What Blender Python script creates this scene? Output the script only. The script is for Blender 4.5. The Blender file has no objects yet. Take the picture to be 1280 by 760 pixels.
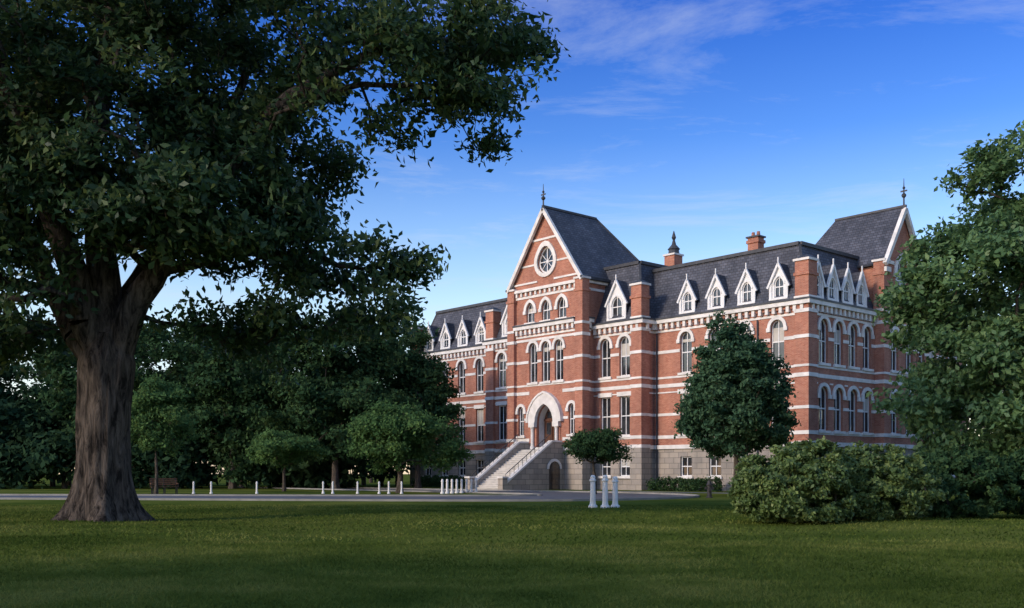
import bpy, math, random
import numpy as np
from mathutils import Vector, Matrix, noise
from mathutils.geometry import tessellate_polygon
random.seed(3)
rng = np.random.default_rng(7)
scene = bpy.context.scene
scene.view_settings.view_transform = 'Standard'
scene.view_settings.look = 'None'
scene.view_settings.exposure = 0
COL = scene.collection

# ------------------------------------------------------------------ materials
def new_mat(name):
    m = bpy.data.materials.new(name); m.use_nodes = True
    nt = m.node_tree; nt.nodes.clear()
    out = nt.nodes.new('ShaderNodeOutputMaterial')
    return m, nt, out
def N(nt, t, **kw):
    n = nt.nodes.new(t)
    for k, v in kw.items():
        setattr(n, k, v)
    return n
def ramp(nt, pts):
    r = N(nt, 'ShaderNodeValToRGB')
    e = r.color_ramp.elements
    e[0].position = pts[0][0]; e[0].color = (*pts[0][1], 1)
    e[1].position = pts[-1][0]; e[1].color = (*pts[-1][1], 1)
    for p, c in pts[1:-1]:
        x = e.new(p); x.color = (*c, 1)
    return r
def simple_mat(name, c1, c2, scale=3.0, rough=0.8, bump=0.1, spec=0.3, detail=6, metallic=0, stretch=(1,1,1)):
    m, nt, out = new_mat(name)
    b = N(nt, 'ShaderNodeBsdfPrincipled')
    tc = N(nt, 'ShaderNodeTexCoord'); mp = N(nt, 'ShaderNodeMapping')
    mp.inputs['Scale'].default_value = stretch
    nt.links.new(tc.outputs['Object'], mp.inputs[0])
    ns = N(nt, 'ShaderNodeTexNoise'); ns.inputs['Scale'].default_value = scale; ns.inputs['Detail'].default_value = detail
    nt.links.new(mp.outputs[0], ns.inputs['Vector'])
    r = ramp(nt, [(0.3, c1), (0.7, c2)])
    nt.links.new(ns.outputs['Fac'], r.inputs[0]); nt.links.new(r.outputs[0], b.inputs['Base Color'])
    b.inputs['Roughness'].default_value = rough; b.inputs['Specular IOR Level'].default_value = spec
    b.inputs['Metallic'].default_value = metallic
    if bump > 0:
        bp = N(nt, 'ShaderNodeBump'); bp.inputs['Strength'].default_value = bump; bp.inputs['Distance'].default_value = 0.05
        nt.links.new(ns.outputs['Fac'], bp.inputs['Height']); nt.links.new(bp.outputs[0], b.inputs['Normal'])
    nt.links.new(b.outputs[0], out.inputs[0])
    return m
def leaf_mat(name, dark, mid, light, trans=0.3, gloss=False):
    m, nt, out = new_mat(name)
    at = N(nt, 'ShaderNodeAttribute', attribute_name='var')
    r = ramp(nt, [(0.0, dark), (0.55, mid), (1.0, light)])
    nt.links.new(at.outputs['Fac'], r.inputs[0])
    if gloss:
        b = N(nt, 'ShaderNodeBsdfPrincipled'); b.inputs['Roughness'].default_value = 0.5
        b.inputs['Specular IOR Level'].default_value = 0.3
    else:
        b = N(nt, 'ShaderNodeBsdfDiffuse')
    nt.links.new(r.outputs[0], b.inputs[0])
    t = N(nt, 'ShaderNodeBsdfTranslucent')
    hs = N(nt, 'ShaderNodeHueSaturation'); hs.inputs['Hue'].default_value = 0.48; hs.inputs['Value'].default_value = 1.5
    nt.links.new(r.outputs[0], hs.inputs['Color']); nt.links.new(hs.outputs[0], t.inputs[0])
    mx = N(nt, 'ShaderNodeMixShader'); mx.inputs[0].default_value = trans
    nt.links.new(b.outputs[0], mx.inputs[1]); nt.links.new(t.outputs[0], mx.inputs[2])
    nt.links.new(mx.outputs[0], out.inputs[0])
    return m
def wall_coords(nt):
    tc = N(nt, 'ShaderNodeTexCoord'); sp = N(nt, 'ShaderNodeSeparateXYZ'); nt.links.new(tc.outputs['Object'], sp.inputs[0])
    ad = N(nt, 'ShaderNodeMath', operation='ADD'); nt.links.new(sp.outputs[0], ad.inputs[0]); nt.links.new(sp.outputs[1], ad.inputs[1])
    cb = N(nt, 'ShaderNodeCombineXYZ'); nt.links.new(ad.outputs[0], cb.inputs[0]); nt.links.new(sp.outputs[2], cb.inputs[1])
    return tc, cb
def brick_mat(name, c1, c2, mortar, bw, bh, ms, rough=0.85, big1=(0.75,0.75,0.75), big2=(1.15,1.1,1.1), bump=0.3, spec=0.2):
    m, nt, out = new_mat(name)
    tc, cb = wall_coords(nt)
    bt = N(nt, 'ShaderNodeTexBrick'); nt.links.new(cb.outputs[0], bt.inputs['Vector'])
    bt.inputs['Color1'].default_value = (*c1, 1); bt.inputs['Color2'].default_value = (*c2, 1); bt.inputs['Mortar'].default_value = (*mortar, 1)
    bt.inputs['Scale'].default_value = 1; bt.inputs['Brick Width'].default_value = bw; bt.inputs['Row Height'].default_value = bh
    bt.inputs['Mortar Size'].default_value = ms; bt.inputs['Bias'].default_value = 0.0
    ns = N(nt, 'ShaderNodeTexNoise'); ns.inputs['Scale'].default_value = 0.7; ns.inputs['Detail'].default_value = 9; ns.inputs['Roughness'].default_value = 0.65
    mp = N(nt, 'ShaderNodeMapping'); mp.inputs['Scale'].default_value=(1,1,0.45)
    nt.links.new(tc.outputs['Object'], mp.inputs[0]); nt.links.new(mp.outputs[0], ns.inputs['Vector'])
    r = ramp(nt, [(0.3, big1), (0.7, big2)]); nt.links.new(ns.outputs['Fac'], r.inputs[0])
    mx = N(nt, 'ShaderNodeMixRGB', blend_type='MULTIPLY'); mx.inputs[0].default_value = 1
    nt.links.new(bt.outputs['Color'], mx.inputs[1]); nt.links.new(r.outputs[0], mx.inputs[2])
    b = N(nt, 'ShaderNodeBsdfPrincipled'); b.inputs['Roughness'].default_value = rough; b.inputs['Specular IOR Level'].default_value = spec
    nt.links.new(mx.outputs[0], b.inputs['Base Color'])
    bp = N(nt, 'ShaderNodeBump'); bp.inputs['Strength'].default_value = bump; bp.inputs['Distance'].default_value = 0.01; bp.invert = True
    nt.links.new(bt.outputs['Fac'], bp.inputs['Height']); nt.links.new(bp.outputs[0], b.inputs['Normal'])
    nt.links.new(b.outputs[0], out.inputs[0])
    return m

M = {}
M['brick'] = brick_mat('brick', (0.34,0.110,0.068), (0.46,0.190,0.122), (0.40,0.27,0.21), 0.24, 0.08, 0.010, big1=(0.68,0.68,0.70), big2=(1.22,1.20,1.16))
M['stone'] = brick_mat('rough_stone', (0.40,0.36,0.30), (0.29,0.27,0.24), (0.17,0.16,0.14), 0.9, 0.42, 0.02)
M['slate'] = brick_mat('slate', (0.056,0.062,0.076), (0.100,0.106,0.125), (0.03,0.03,0.036), 0.35, 0.22, 0.02, rough=0.6, spec=0.3, big1=(0.6,0.61,0.65), big2=(1.3,1.3,1.35))
M['trim'] = simple_mat('white_stone_trim', (0.58,0.56,0.52), (0.82,0.79,0.75), scale=1.5, rough=0.75, bump=0.08)
M['paint'] = simple_mat('white_paint', (0.68,0.68,0.67), (0.80,0.80,0.79), scale=4, rough=0.5, bump=0.03)
M['lead'] = simple_mat('dark_metal', (0.035,0.038,0.045), (0.07,0.075,0.085), scale=2, rough=0.5, bump=0.05)
M['door'] = simple_mat('dark_wood', (0.07,0.03,0.018), (0.14,0.06,0.035), scale=5, rough=0.5, stretch=(4,4,0.6))
M['blind'] = simple_mat('window_blind', (0.42,0.40,0.35), (0.55,0.52,0.46), scale=1, rough=0.8, bump=0)
M['step'] = simple_mat('step_stone', (0.38,0.365,0.34), (0.54,0.52,0.48), scale=2, rough=0.85, bump=0.1)
def glass():
    m, nt, out = new_mat('window_glass')
    tc = N(nt, 'ShaderNodeTexCoord'); ns = N(nt, 'ShaderNodeTexNoise'); ns.inputs['Scale'].default_value = 0.9
    nt.links.new(tc.outputs['Object'], ns.inputs['Vector'])
    r = ramp(nt, [(0.35, (0.01,0.012,0.016)), (0.7, (0.05,0.055,0.06))]); nt.links.new(ns.outputs['Fac'], r.inputs[0])
    b = N(nt, 'ShaderNodeBsdfPrincipled'); b.inputs['Roughness'].default_value = 0.06; b.inputs['Specular IOR Level'].default_value = 0.8
    nt.links.new(r.outputs[0], b.inputs['Base Color'])
    bp = N(nt, 'ShaderNodeBump'); bp.inputs['Strength'].default_value = 0.06; nt.links.new(ns.outputs['Fac'], bp.inputs['Height']); nt.links.new(bp.outputs[0], b.inputs['Normal'])
    nt.links.new(b.outputs[0], out.inputs[0]); return m
M['glass'] = glass()
def bark(name, c1, c2, sc=5):
    m, nt, out = new_mat(name)
    tc = N(nt, 'ShaderNodeTexCoord'); mp = N(nt, 'ShaderNodeMapping'); mp.inputs['Scale'].default_value = (1,1,0.2)
    nt.links.new(tc.outputs['Object'], mp.inputs[0])
    v = N(nt, 'ShaderNodeTexNoise'); v.inputs['Scale'].default_value = sc; v.inputs['Detail'].default_value = 8; v.inputs['Roughness'].default_value = 0.7
    v.inputs['Distortion'].default_value = 0.6
    nt.links.new(mp.outputs[0], v.inputs['Vector'])
    r = ramp(nt, [(0.40, c1), (0.62, c2)]); nt.links.new(v.outputs['Fac'], r.inputs[0])
    b = N(nt, 'ShaderNodeBsdfPrincipled'); b.inputs['Roughness'].default_value = 0.95; b.inputs['Specular IOR Level'].default_value = 0.1
    nt.links.new(r.outputs[0], b.inputs['Base Color'])
    bp = N(nt, 'ShaderNodeBump'); bp.inputs['Strength'].default_value = 1.0; bp.inputs['Distance'].default_value = 0.15
    nt.links.new(v.outputs['Fac'], bp.inputs['Height']); nt.links.new(bp.outputs[0], b.inputs['Normal'])
    nt.links.new(b.outputs[0], out.inputs[0]); return m
M['bark'] = bark('oak_bark', (0.018,0.015,0.013), (0.14,0.115,0.095), 6)
M['bark2'] = bark('grey_bark', (0.05,0.042,0.035), (0.13,0.11,0.09), 9)
M['leaf_oak'] = leaf_mat('oak_leaves', (0.013,0.038,0.018), (0.036,0.082,0.032), (0.15,0.20,0.060), 0.34, True)
M['leaf_maple'] = leaf_mat('maple_leaves', (0.040,0.092,0.036), (0.095,0.180,0.068), (0.18,0.28,0.10), 0.25, True)
M['leaf_dark'] = leaf_mat('dark_leaves', (0.013,0.034,0.020), (0.029,0.062,0.032), (0.064,0.115,0.048), 0.2)
M['leaf_mid'] = leaf_mat('woodland_leaves', (0.018,0.046,0.022), (0.042,0.088,0.038), (0.095,0.155,0.055), 0.25)
M['leaf_pear'] = leaf_mat('pear_leaves', (0.024,0.060,0.036), (0.056,0.116,0.062), (0.10,0.17,0.088), 0.2)
M['leaf_young'] = leaf_mat('young_leaves', (0.034,0.084,0.030), (0.076,0.150,0.052), (0.14,0.235,0.075), 0.3)
M['leaf_bush'] = leaf_mat('shrub_leaves', (0.028,0.055,0.018), (0.095,0.155,0.045), (0.22,0.28,0.09), 0.2, True)
M['grass_blade'] = leaf_mat('grass_blades', (0.045,0.075,0.014), (0.095,0.130,0.026), (0.175,0.190,0.050), 0.25)

# ------------------------------------------------------------------ mesh helpers
def empty(name, loc=(0,0,0), rotz=0):
    e = bpy.data.objects.new(name, None); e.location = loc; e.rotation_euler = (0,0,rotz)
    COL.objects.link(e); return e
def mk_np(name, V, F, mat, parent=None, var=None, smooth=False):
    V = np.asarray(V, dtype=np.float32); F = np.asarray(F, dtype=np.int32)
    me = bpy.data.meshes.new(name); k = F.shape[1]
    me.vertices.add(len(V)); me.vertices.foreach_set('co', V.ravel())
    me.loops.add(F.size); me.loops.foreach_set('vertex_index', F.ravel())
    me.polygons.add(len(F)); me.polygons.foreach_set('loop_start', np.arange(len(F), dtype=np.int32)*k)
    if smooth:
        me.polygons.foreach_set('use_smooth', np.ones(len(F), dtype=bool))
    me.update(calc_edges=True)
    if var is not None:
        a = me.attributes.new('var', 'FLOAT', 'FACE'); a.data.foreach_set('value', np.asarray(var, dtype=np.float32))
    me.materials.append(mat)
    ob = bpy.data.objects.new(name, me); COL.objects.link(ob)
    if parent: ob.parent = parent
    return ob
class MB:
    def __init__(s): s.d = {}
    def g(s, m): return s.d.setdefault(m, ([], []))
    def poly(s, m, pts):
        v, f = s.g(m); n = len(v); v.extend([tuple(p) for p in pts]); f.append(tuple(range(n, n+len(pts))))
    def tris(s, m, pts, tr):
        v, f = s.g(m); n = len(v); v.extend([tuple(p) for p in pts])
        for t in tr: f.append(tuple(n+i for i in t))
    def box(s, m, x0,x1,y0,y1,z0,z1):
        if x0>x1: x0,x1=x1,x0
        if y0>y1: y0,y1=y1,y0
        P=[(x0,y0,z0),(x1,y0,z0),(x1,y1,z0),(x0,y1,z0),(x0,y0,z1),(x1,y0,z1),(x1,y1,z1),(x0,y1,z1)]
        s.hexa(m,P)
    def hexa(s, m, P):
        v, f = s.g(m); n = len(v); v.extend([tuple(p) for p in P])
        for q in [(0,3,2,1),(4,5,6,7),(0,1,5,4),(1,2,6,5),(2,3,7,6),(3,0,4,7)]: f.append(tuple(n+i for i in q))
    def beam(s, m, a, b, w, h):
        a=Vector(a); b=Vector(b); d=(b-a).normalized(); up=Vector((0,0,1))
        if abs(d.z)>0.99: up=Vector((0,1,0))
        r=d.cross(up).normalized()*w/2; u=r.cross(d).normalized()*h/2
        s.hexa(m,[a-r-u,a+r-u,b+r-u,b-r-u,a-r+u,a+r+u,b+r+u,b-r+u])
    def lathe(s, m, cx, cy, prof, k=12):
        v, f = s.g(m); n=len(v)
        for (r,z) in prof:
            for i in range(k):
                a=2*math.pi*i/k; v.append((cx+r*math.cos(a),cy+r*math.sin(a),z))
        for j in range(len(prof)-1):
            for i in range(k):
                i2=(i+1)%k; f.append((n+j*k+i,n+j*k+i2,n+(j+1)*k+i2,n+(j+1)*k+i))
        f.append(tuple(n+(len(prof)-1)*k+i for i in range(k)))
        f.append(tuple(n+k-1-i for i in range(k)))
    def emit(s, names, parent=None, smooth=()):
        obs=[]
        for m,(v,f) in s.d.items():
            me=bpy.data.meshes.new(names.get(m,m)); me.from_pydata(v,[],f); me.update(); me.materials.append(M[m])
            ob=bpy.data.objects.new(names.get(m,m),me); COL.objects.link(ob)
            if parent: ob.parent=parent
            obs.append(ob)
        return obs
    def single(s, name, loc=(0,0,0), rotz=0):
        V=[];F=[];mi=[];mats=[]
        for m,(v,f) in s.d.items():
            n=len(V); V+=v; F+=[tuple(n+i for i in q) for q in f]; mi+=[len(mats)]*len(f); mats.append(M[m])
        me=bpy.data.meshes.new(name); me.from_pydata(V,[],F); me.update()
        for m in mats: me.materials.append(m)
        me.polygons.foreach_set('material_index',mi)
        ob=bpy.data.objects.new(name,me); ob.location=loc; ob.rotation_euler=(0,0,rotz); COL.objects.link(ob); return ob

# ------------------------------------------------------------------ building
B = MB()
class W:
    def __init__(s, ox, oy, dx, dy, L): s.o=(ox,oy); s.d=(dx,dy); s.n=(dy,-dx); s.L=L
    def p(s, t, z, dep=0): return (s.o[0]+t*s.d[0]+dep*s.n[0], s.o[1]+t*s.d[1]+dep*s.n[1], z)
    def box(s, m, t0,t1,z0,z1,d0,d1):
        a=s.p(t0,z0,d0); b=s.p(t1,z1,d1); B.box(m,a[0],b[0],a[1],b[1],z0,z1)
def outline(c, z0, z1, hw, kind, off=0, boff=None, arc_only=False):
    if boff is None: boff=off
    pts=[]
    if kind=='drop':
        zc=(z0+z1)/2; k=24; r=[]
        for i in range(k):
            a=2*math.pi*i/k; R=hw+off
            R*=1+0.28*max(0,math.sin(a))**6
            r.append((c+R*math.cos(a),zc+R*math.sin(a)))
        return r
    if not arc_only: pts=[(c-hw-off, z0-boff),(c+hw+off, z0-boff)]
    if kind=='flat':
        pts += [(c+hw+off,z1+off),(c-hw-off,z1+off)]
    elif kind=='round':
        zs=z1-hw; k=10
        pts += [(c+(hw+off)*math.cos(math.pi*i/k), zs+(hw+off)*math.sin(math.pi*i/k)) for i in range(k+1)]
    elif kind=='goth':
        cc=0.45*hw; R=hw+cc; rise=math.sqrt(R*R-cc*cc); zs=z1-rise; Ro=R+off
        fm=math.acos(cc/Ro); k=5
        r=[(-cc+Ro*math.cos(fm*i/k), Ro*math.sin(fm*i/k)) for i in range(k+1)]
        pts += [(c+x,zs+z) for x,z in r]+[(c-x,zs+z) for x,z in reversed(r[:-1])]
    return pts
def ring(w, m, inner, outer, d0, d1, closed=True):
    n=len(inner); rr=range(n if closed else n-1)
    for i in rr:
        j=(i+1)%n
        a,b,c_,d=inner[i],inner[j],outer[j],outer[i]
        B.poly(m,[w.p(a[0],a[1],d1),w.p(b[0],b[1],d1),w.p(c_[0],c_[1],d1),w.p(d[0],d[1],d1)])
        B.poly(m,[w.p(d[0],d[1],d0),w.p(d[0],d[1],d1),w.p(c_[0],c_[1],d1),w.p(c_[0],c_[1],d0)])
        B.poly(m,[w.p(a[0],a[1],d0),w.p(a[0],a[1],d1),w.p(b[0],b[1],d1),w.p(b[0],b[1],d0)])
    if not closed:
        for i in (0,n-1):
            a,d=inner[i],outer[i]
            B.poly(m,[w.p(a[0],a[1],d0),w.p(d[0],d[1],d0),w.p(d[0],d[1],d1),w.p(a[0],a[1],d1)])
def face(w, m, outer, holes, dep=0):
    polys=[[Vector((x,z,0)) for x,z in outer]]+[[Vector((x,z,0)) for x,z in h] for h in holes]
    flat=[v for p in polys for v in p]
    tr=tessellate_polygon(polys)
    B.tris(m,[w.p(v.x,v.y,dep) for v in flat],tr)
def reveal(w, m, h, d0, d1):
    n=len(h)
    for i in range(n):
        a=h[i]; b=h[(i+1)%n]
        B.poly(m,[w.p(a[0],a[1],d0),w.p(b[0],b[1],d0),w.p(b[0],b[1],d1),w.p(a[0],a[1],d1)])
def window(w, c, z0, z1, hw, kind='round', hood=True, frame='paint', sill=True, dep=0, deep=0.24, bars=True, hoodw=0.24):
    h=outline(c,z0,z1,hw,kind)
    inn=outline(c,z0,z1-0.0,hw,kind,off=-0.08)
    ring(w,frame,inn,h,dep-deep,dep-deep+0.07)
    B.poly('glass',[w.p(x,z,dep-deep+0.01) for x,z in h])
    if bars:
        w.box(frame,c-0.03,c+0.03,z0+0.08,z1-0.09,dep-deep+0.02,dep-deep+0.06)
        zm=z0+(z1-z0)*0.5
        w.box(frame,c-hw+0.08,c+hw-0.08,zm-0.04,zm+0.04,dep-deep+0.022,dep-deep+0.068)
        if random.random()<0.45:
            bb=z0+(z1-z0)*random.choice([0.5,0.5,0.62,0.75]); top=z1-(hw if kind!='flat' else 0.08)
            if top-bb>0.15: w.box('blind',c-hw+0.085,c+hw-0.085,bb,top,dep-deep+0.012,dep-deep+0.017)
    if hood:
        if kind=='flat':
            w.box('trim',c-hw-0.2,c+hw+0.2,z1+0.002,z1+0.34,dep+0.002,dep+0.1)
        else:
            a=outline(c,z0,z1,hw,kind,off=0.0,arc_only=True); b=outline(c,z0,z1,hw,kind,off=hoodw,arc_only=True)
            ring(w,'trim',a,b,dep,dep+0.11,closed=False)
            zs=a[0][1]
            w.box('trim',c-hw-hoodw-0.06,c-hw-0.001,zs-0.28,zs-0.002,dep+0.002,dep+0.13)
            w.box('trim',c+hw+0.001,c+hw+hoodw+0.06,zs-0.28,zs-0.002,dep+0.002,dep+0.13)
    if sill:
        w.box('trim',c-hw-0.16,c+hw+0.16,z0-0.18,z0-0.002,dep-0.1,dep+0.15)
    return h
def band(w, z0, z1, wins, prd=0.05, m='trim', s0=0, s1=None, pad=0.0):
    if s1 is None: s1=w.L
    cuts=sorted([(c-hw-pad,c+hw+pad) for (c,hw,a,b) in wins if a<z1 and b>z0])
    t=s0
    for a,b in cuts:
        if a-t>0.05: w.box(m,t,a-0.002,z0,z1,0.001,prd)
        t=max(t,b+0.002)
    if s1-t>0.05: w.box(m,t,s1,z0,z1,0.001,prd)
BANDS=[(4.0,4.26),(5.76,5.97),(7.95,8.22),(8.64,8.80),(10.60,10.83)]
ZC=13.2
def cornice(w, s0, s1, z=ZC, e0=0.0, e1=0.0):
    w.box('trim',s0,s1,z-0.95,z-0.78,0.002,0.07)
    w.box('brick',s0,s1,z-0.5,z-0.28,0.002,0.16)
    w.box('trim',s0-e0,s1+e1,z-0.28,z,0.0,0.42)
    w.box('lead',s0-e0-0.04,s1+e1+0.04,z+0.002,z+0.13,-0.2,0.47)
    n=max(1,int((s1-s0)/0.55)); st=(s1-s0)/n
    for i in range(n):
        t=s0+(i+0.5)*st
        w.box('trim',t-0.12,t+0.12,z-0.72,z-0.282,0.003,0.3)
def facade(w, cols, e0=0, e1=0, k1='flat', k2='round', base=True, hw=0.55, basewin=True, cor=True):
    holes=[]; wins=[]; bh=[]
    for c in cols:
        wins.append((c,hw,4.3,7.4)); wins.append((c,hw,9.0,12.1))
        holes.append(window(w,c,4.3,7.4,hw,k1)); holes.append(window(w,c,9.0,12.1,hw,k2))
        if basewin: bh.append(window(w,c,1.1,2.6,hw,'flat',hood=False,sill=True))
    face(w,'brick',[(0,3.3),(w.L,3.3),(w.L,ZC),(0,ZC)],holes)
    for h in holes: reveal(w,'brick',h,0,-0.24)
    face(w,'stone',[(0,-0.3),(w.L,-0.3),(w.L,3.3),(0,3.3)],bh,dep=0.0)
    for h in bh: reveal(w,'stone',h,0,-0.24)
    band(w,3.2,3.5,[],prd=0.14,s0=-e0*0.3,s1=w.L+e1*0.3)
    for z0,z1 in BANDS: band(w,z0,z1,wins,pad=0.17 if z0<4.1 or 8.6<z0<8.7 else 0.02)
    band(w,7.52,7.62,[(c,hw+0.2,7.3,7.8) for c in cols],prd=0.06)
    if cor: cornice(w,0,w.L,e0=e0,e1=e1)
    return wins
def pier(x0,x1,y0,y1,top=15.9):
    B.box('stone',x0-0.05,x1+0.05,y0-0.05,y1+0.05,-0.3,3.3)
    B.box('brick',x0,x1,y0,y1,3.3,top)
    for z0,z1 in [(3.3,3.55)]+BANDS+[(12.35,12.6),(13.3,13.5)]:
        B.box('trim',x0-0.06,x1+0.06,y0-0.06,y1+0.06,z0+0.003,z1+0.003)
    B.box('brick',x0-0.08,x1+0.08,y0-0.08,y1+0.08,top-1.0,top-0.8)
    B.box('trim',x0-0.10,x1+0.10,y0-0.10,y1+0.10,top,top+0.16)
    B.hexa('lead',[(x0-.06,y0-.06,top+.16),(x1+.06,y0-.06,top+.16),(x1+.06,y1+.06,top+.16),(x0-.06,y1+.06,top+.16),
                   (x0+.3,y0+.3,top+.42),(x1-.3,y0+.3,top+.42),(x1-.3,y1-.3,top+.42),(x0+.3,y1-.3,top+.42)])
def mansard(x0,x1,y0,y1,z0,z1,ins):
    z0=z0+0.05
    lo=[(x0,y0),(x1,y0),(x1,y1),(x0,y1)]; i1=ins*0.6
    zm=z0+(z1-z0)*0.5
    md=[(x0+i1,y0+i1),(x1-i1,y0+i1),(x1-i1,y1-i1),(x0+i1,y1-i1)]
    up=[(x0+ins,y0+ins),(x1-ins,y0+ins),(x1-ins,y1-ins),(x0+ins,y1-ins)]
    for i in range(4):
        j=(i+1)%4
        B.poly('slate',[(*lo[i],z0),(*lo[j],z0),(*md[j],zm),(*md[i],zm)])
        B.poly('slate',[(*md[i],zm),(*md[j],zm),(*up[j],z1),(*up[i],z1)])
        B.beam('lead',(*up[i],z1),(*up[j],z1),0.35,0.25)
        B.beam('lead',(*md[i],zm),(*up[i],z1-0.1),0.16,0.16)
        B.beam('lead',(*lo[i],z0),(*md[i],zm),0.16,0.16)
    B.poly('lead',[(*p,z1+0.05) for p in up])
def dormer(w, s, z0=13.35, hw=0.68, wh=1.45, gh=1.25, fd=-0.2):
    za=z0+wh; zt=za+gh
    wz0=z0+0.35; wz1=za+0.35; ww=hw*0.58
    h=outline(s,wz0,wz1,ww,'goth')
    face(w,'paint',[(s-hw,z0),(s+hw,z0),(s+hw,za),(s,zt),(s-hw,za)],[h],dep=fd)
    reveal(w,'paint',h,fd,fd-0.12)
    window(w,s,wz0,wz1,ww,'goth',hood=False,sill=False,dep=fd,deep=0.12)
    a=outline(s,wz0,wz1,ww,'goth',arc_only=True); b=outline(s,wz0,wz1,ww,'goth',off=0.12,arc_only=True)
    ring(w,'paint',a,b,fd,fd+0.06,closed=False)
    w.box('paint',s-hw-0.08,s+hw+0.08,z0+0.16,z0+0.3,fd+0.002,fd+0.12)
    w.box('paint',s-hw-0.08,s-hw+0.12,z0+0.302,za-0.05,fd+0.002,fd+0.09)
    w.box('paint',s+hw-0.12,s+hw+0.08,z0+0.302,za-0.05,fd+0.002,fd+0.09)
    for sg in (-1,1):
        B.poly('slate',[w.p(s+sg*hw,z0,fd),w.p(s+sg*hw,za,fd),w.p(s+sg*hw,za,-2.2),w.p(s+sg*hw,z0,-2.2)])
        o=0.2; zo=za-o*gh/hw
        B.poly('slate',[w.p(s+sg*(hw+o),zo,fd+0.15),w.p(s,zt+0.05,fd+0.15),w.p(s,zt+0.05,-2.6),w.p(s+sg*(hw+o),zo,-2.6)])
        B.beam('paint',w.p(s+sg*(hw+o),zo-0.06,fd+0.1),w.p(s,zt-0.02,fd+0.1),0.16,0.16)
    B.beam('paint',w.p(s,zt,fd+0.1),w.p(s,zt+0.45,fd+0.1),0.08,0.08)
def finial(x,y,z,h=1.8):
    B.lathe('lead',x,y,[(0.22,z-0.2),(0.16,z+0.05),(0.07,z+0.12),(0.06,z+h*0.32),(0.17,z+h*0.38),(0.19,z+h*0.43),(0.06,z+h*0.5),(0.05,z+h*0.62),(0.12,z+h*0.67),(0.04,z+h*0.73),(0.02,z+h)],8)
    B.box('lead',x-0.26,x+0.26,y-0.03,y+0.03,z+h*0.54,z+h*0.59)

w1=W(-13.6,0,1,0,13.6); facade(w1,[3.1,5.8,8.5,11.2],e1=0.42)
w2=W(-13.6,-1.5,0,1,1.5); facade(w2,[],e0=0.42)
w3=W(-18.7,-1.5,1,0,5.1); facade(w3,[1.25,3.3],e1=0.0)
w7=W(-31.9,-1.5,1,0,5.0); facade(w7,[1.8,3.85])
w8=W(-31.9,0,0,-1,1.5); facade(w8,[],e1=0.42)
w9=W(-45.5,0,1,0,13.6); facade(w9,[2.4,5.1,7.8,10.5],e0=0.42)
w10=W(-45.5,23.8,0,-1,23.8); facade(w10,[3,6,9,12,15,18,21])
w11=W(0,0,0,1,9.3); facade(w11,[2.0,3.95,5.9,7.85],k1='round',hw=0.58)
w13=W(0,14.5,0,1,9.3); facade(w13,[1.5,3.5,5.5,7.5],k1='round',hw=0.58)
w14=W(0,23.8,-1,0,45.5); facade(w14,[4+i*3.1 for i in range(13)],e0=0.42,e1=0.42)
ws=W(0.6,9.3,0,1,5.2)
def tallwall(w, zE, gable=None, holes=(), wins=(), bholes=()):
    out=[(0,3.3),(w.L,3.3),(w.L,zE)]+([(w.L/2,gable)] if gable else [])+[(0,zE)]
    face(w,'brick',out,list(holes))
    for h in holes: reveal(w,'brick',h,0,-0.24)
    face(w,'stone',[(0,-0.3),(w.L,-0.3),(w.L,3.3),(0,3.3)],list(bholes))
    for h in bholes: reveal(w,'stone',h,0,-0.24)
    band(w,3.2,3.5,[],prd=0.14)
    for z0,z1 in BANDS: band(w,z0,z1,wins,pad=0.05)
wins=[]; H=[]
for c in (1.5,3.7):
    for (a,b) in ((4.3,7.4),(9.0,12.1)):
        H.append(window(ws,c,a,b,0.55,'round')); wins.append((c,0.55,a,b))
H.append(window(ws,2.6,14.2,17.6,0.95,'goth',hoodw=0.35))
tallwall(ws,17.3,21.2,H,wins)
band(ws,13.1,13.4,[],prd=0.2); band(ws,16.9,17.15,[(2.6,0.95,14.2,17.6)],prd=0.1,pad=0.36); band(ws,12.4,12.6,[],prd=0.06)
for (ox,oy,dx,L,s) in ((0,9.3,1,0.6,1),(0.6,14.5,-1,0.6,1)):
    wr=W(ox,oy,dx,0,L); tallwall(wr,17.3)
    band(wr,13.1,13.4,[],prd=0.2)
for (ox,oy,dx) in ((-5,9.3,1),(0,14.5,-1)):
    wr=W(ox,oy,dx,0,5); face(wr,'brick',[(0,13),(5,13),(5,17.3),(0,17.3)],[])
yc=11.9; hs=2.6; ov=0.35; slope=(21.4-17.3)/hs
for sg in (-1,1):
    ye=yc+sg*(hs+ov); ze=17.3-ov*slope+0.12
    B.poly('slate',[(0.95,ye,ze),(0.95,yc,21.45),(-5.0,yc,21.45),(-7.6,ye,ze)])
    B.poly('lead',[(0.9,ye,ze-0.1),(0.9,yc,21.35),(-5.0,yc,21.35),(-7.6,ye,ze-0.1)])
    B.beam('trim',(0.85,ye,ze-0.12),(0.85,yc,21.28),0.3,0.3)
    B.box('trim',0.5,0.95,yc+sg*hs-0.35,yc+sg*hs+0.35,16.2,16.55)
B.beam('lead',(0.95,yc,21.5),(-5.0,yc,21.5),0.18,0.16)
B.poly('slate',[(-5.0,yc,21.45),(-7.6,yc-hs-ov,ze),(-7.6,yc+hs+ov,ze)])
finial(0.75,yc,21.4,2.2)
pier(-0.1,0.75,8.95,9.65,17.0)
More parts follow.
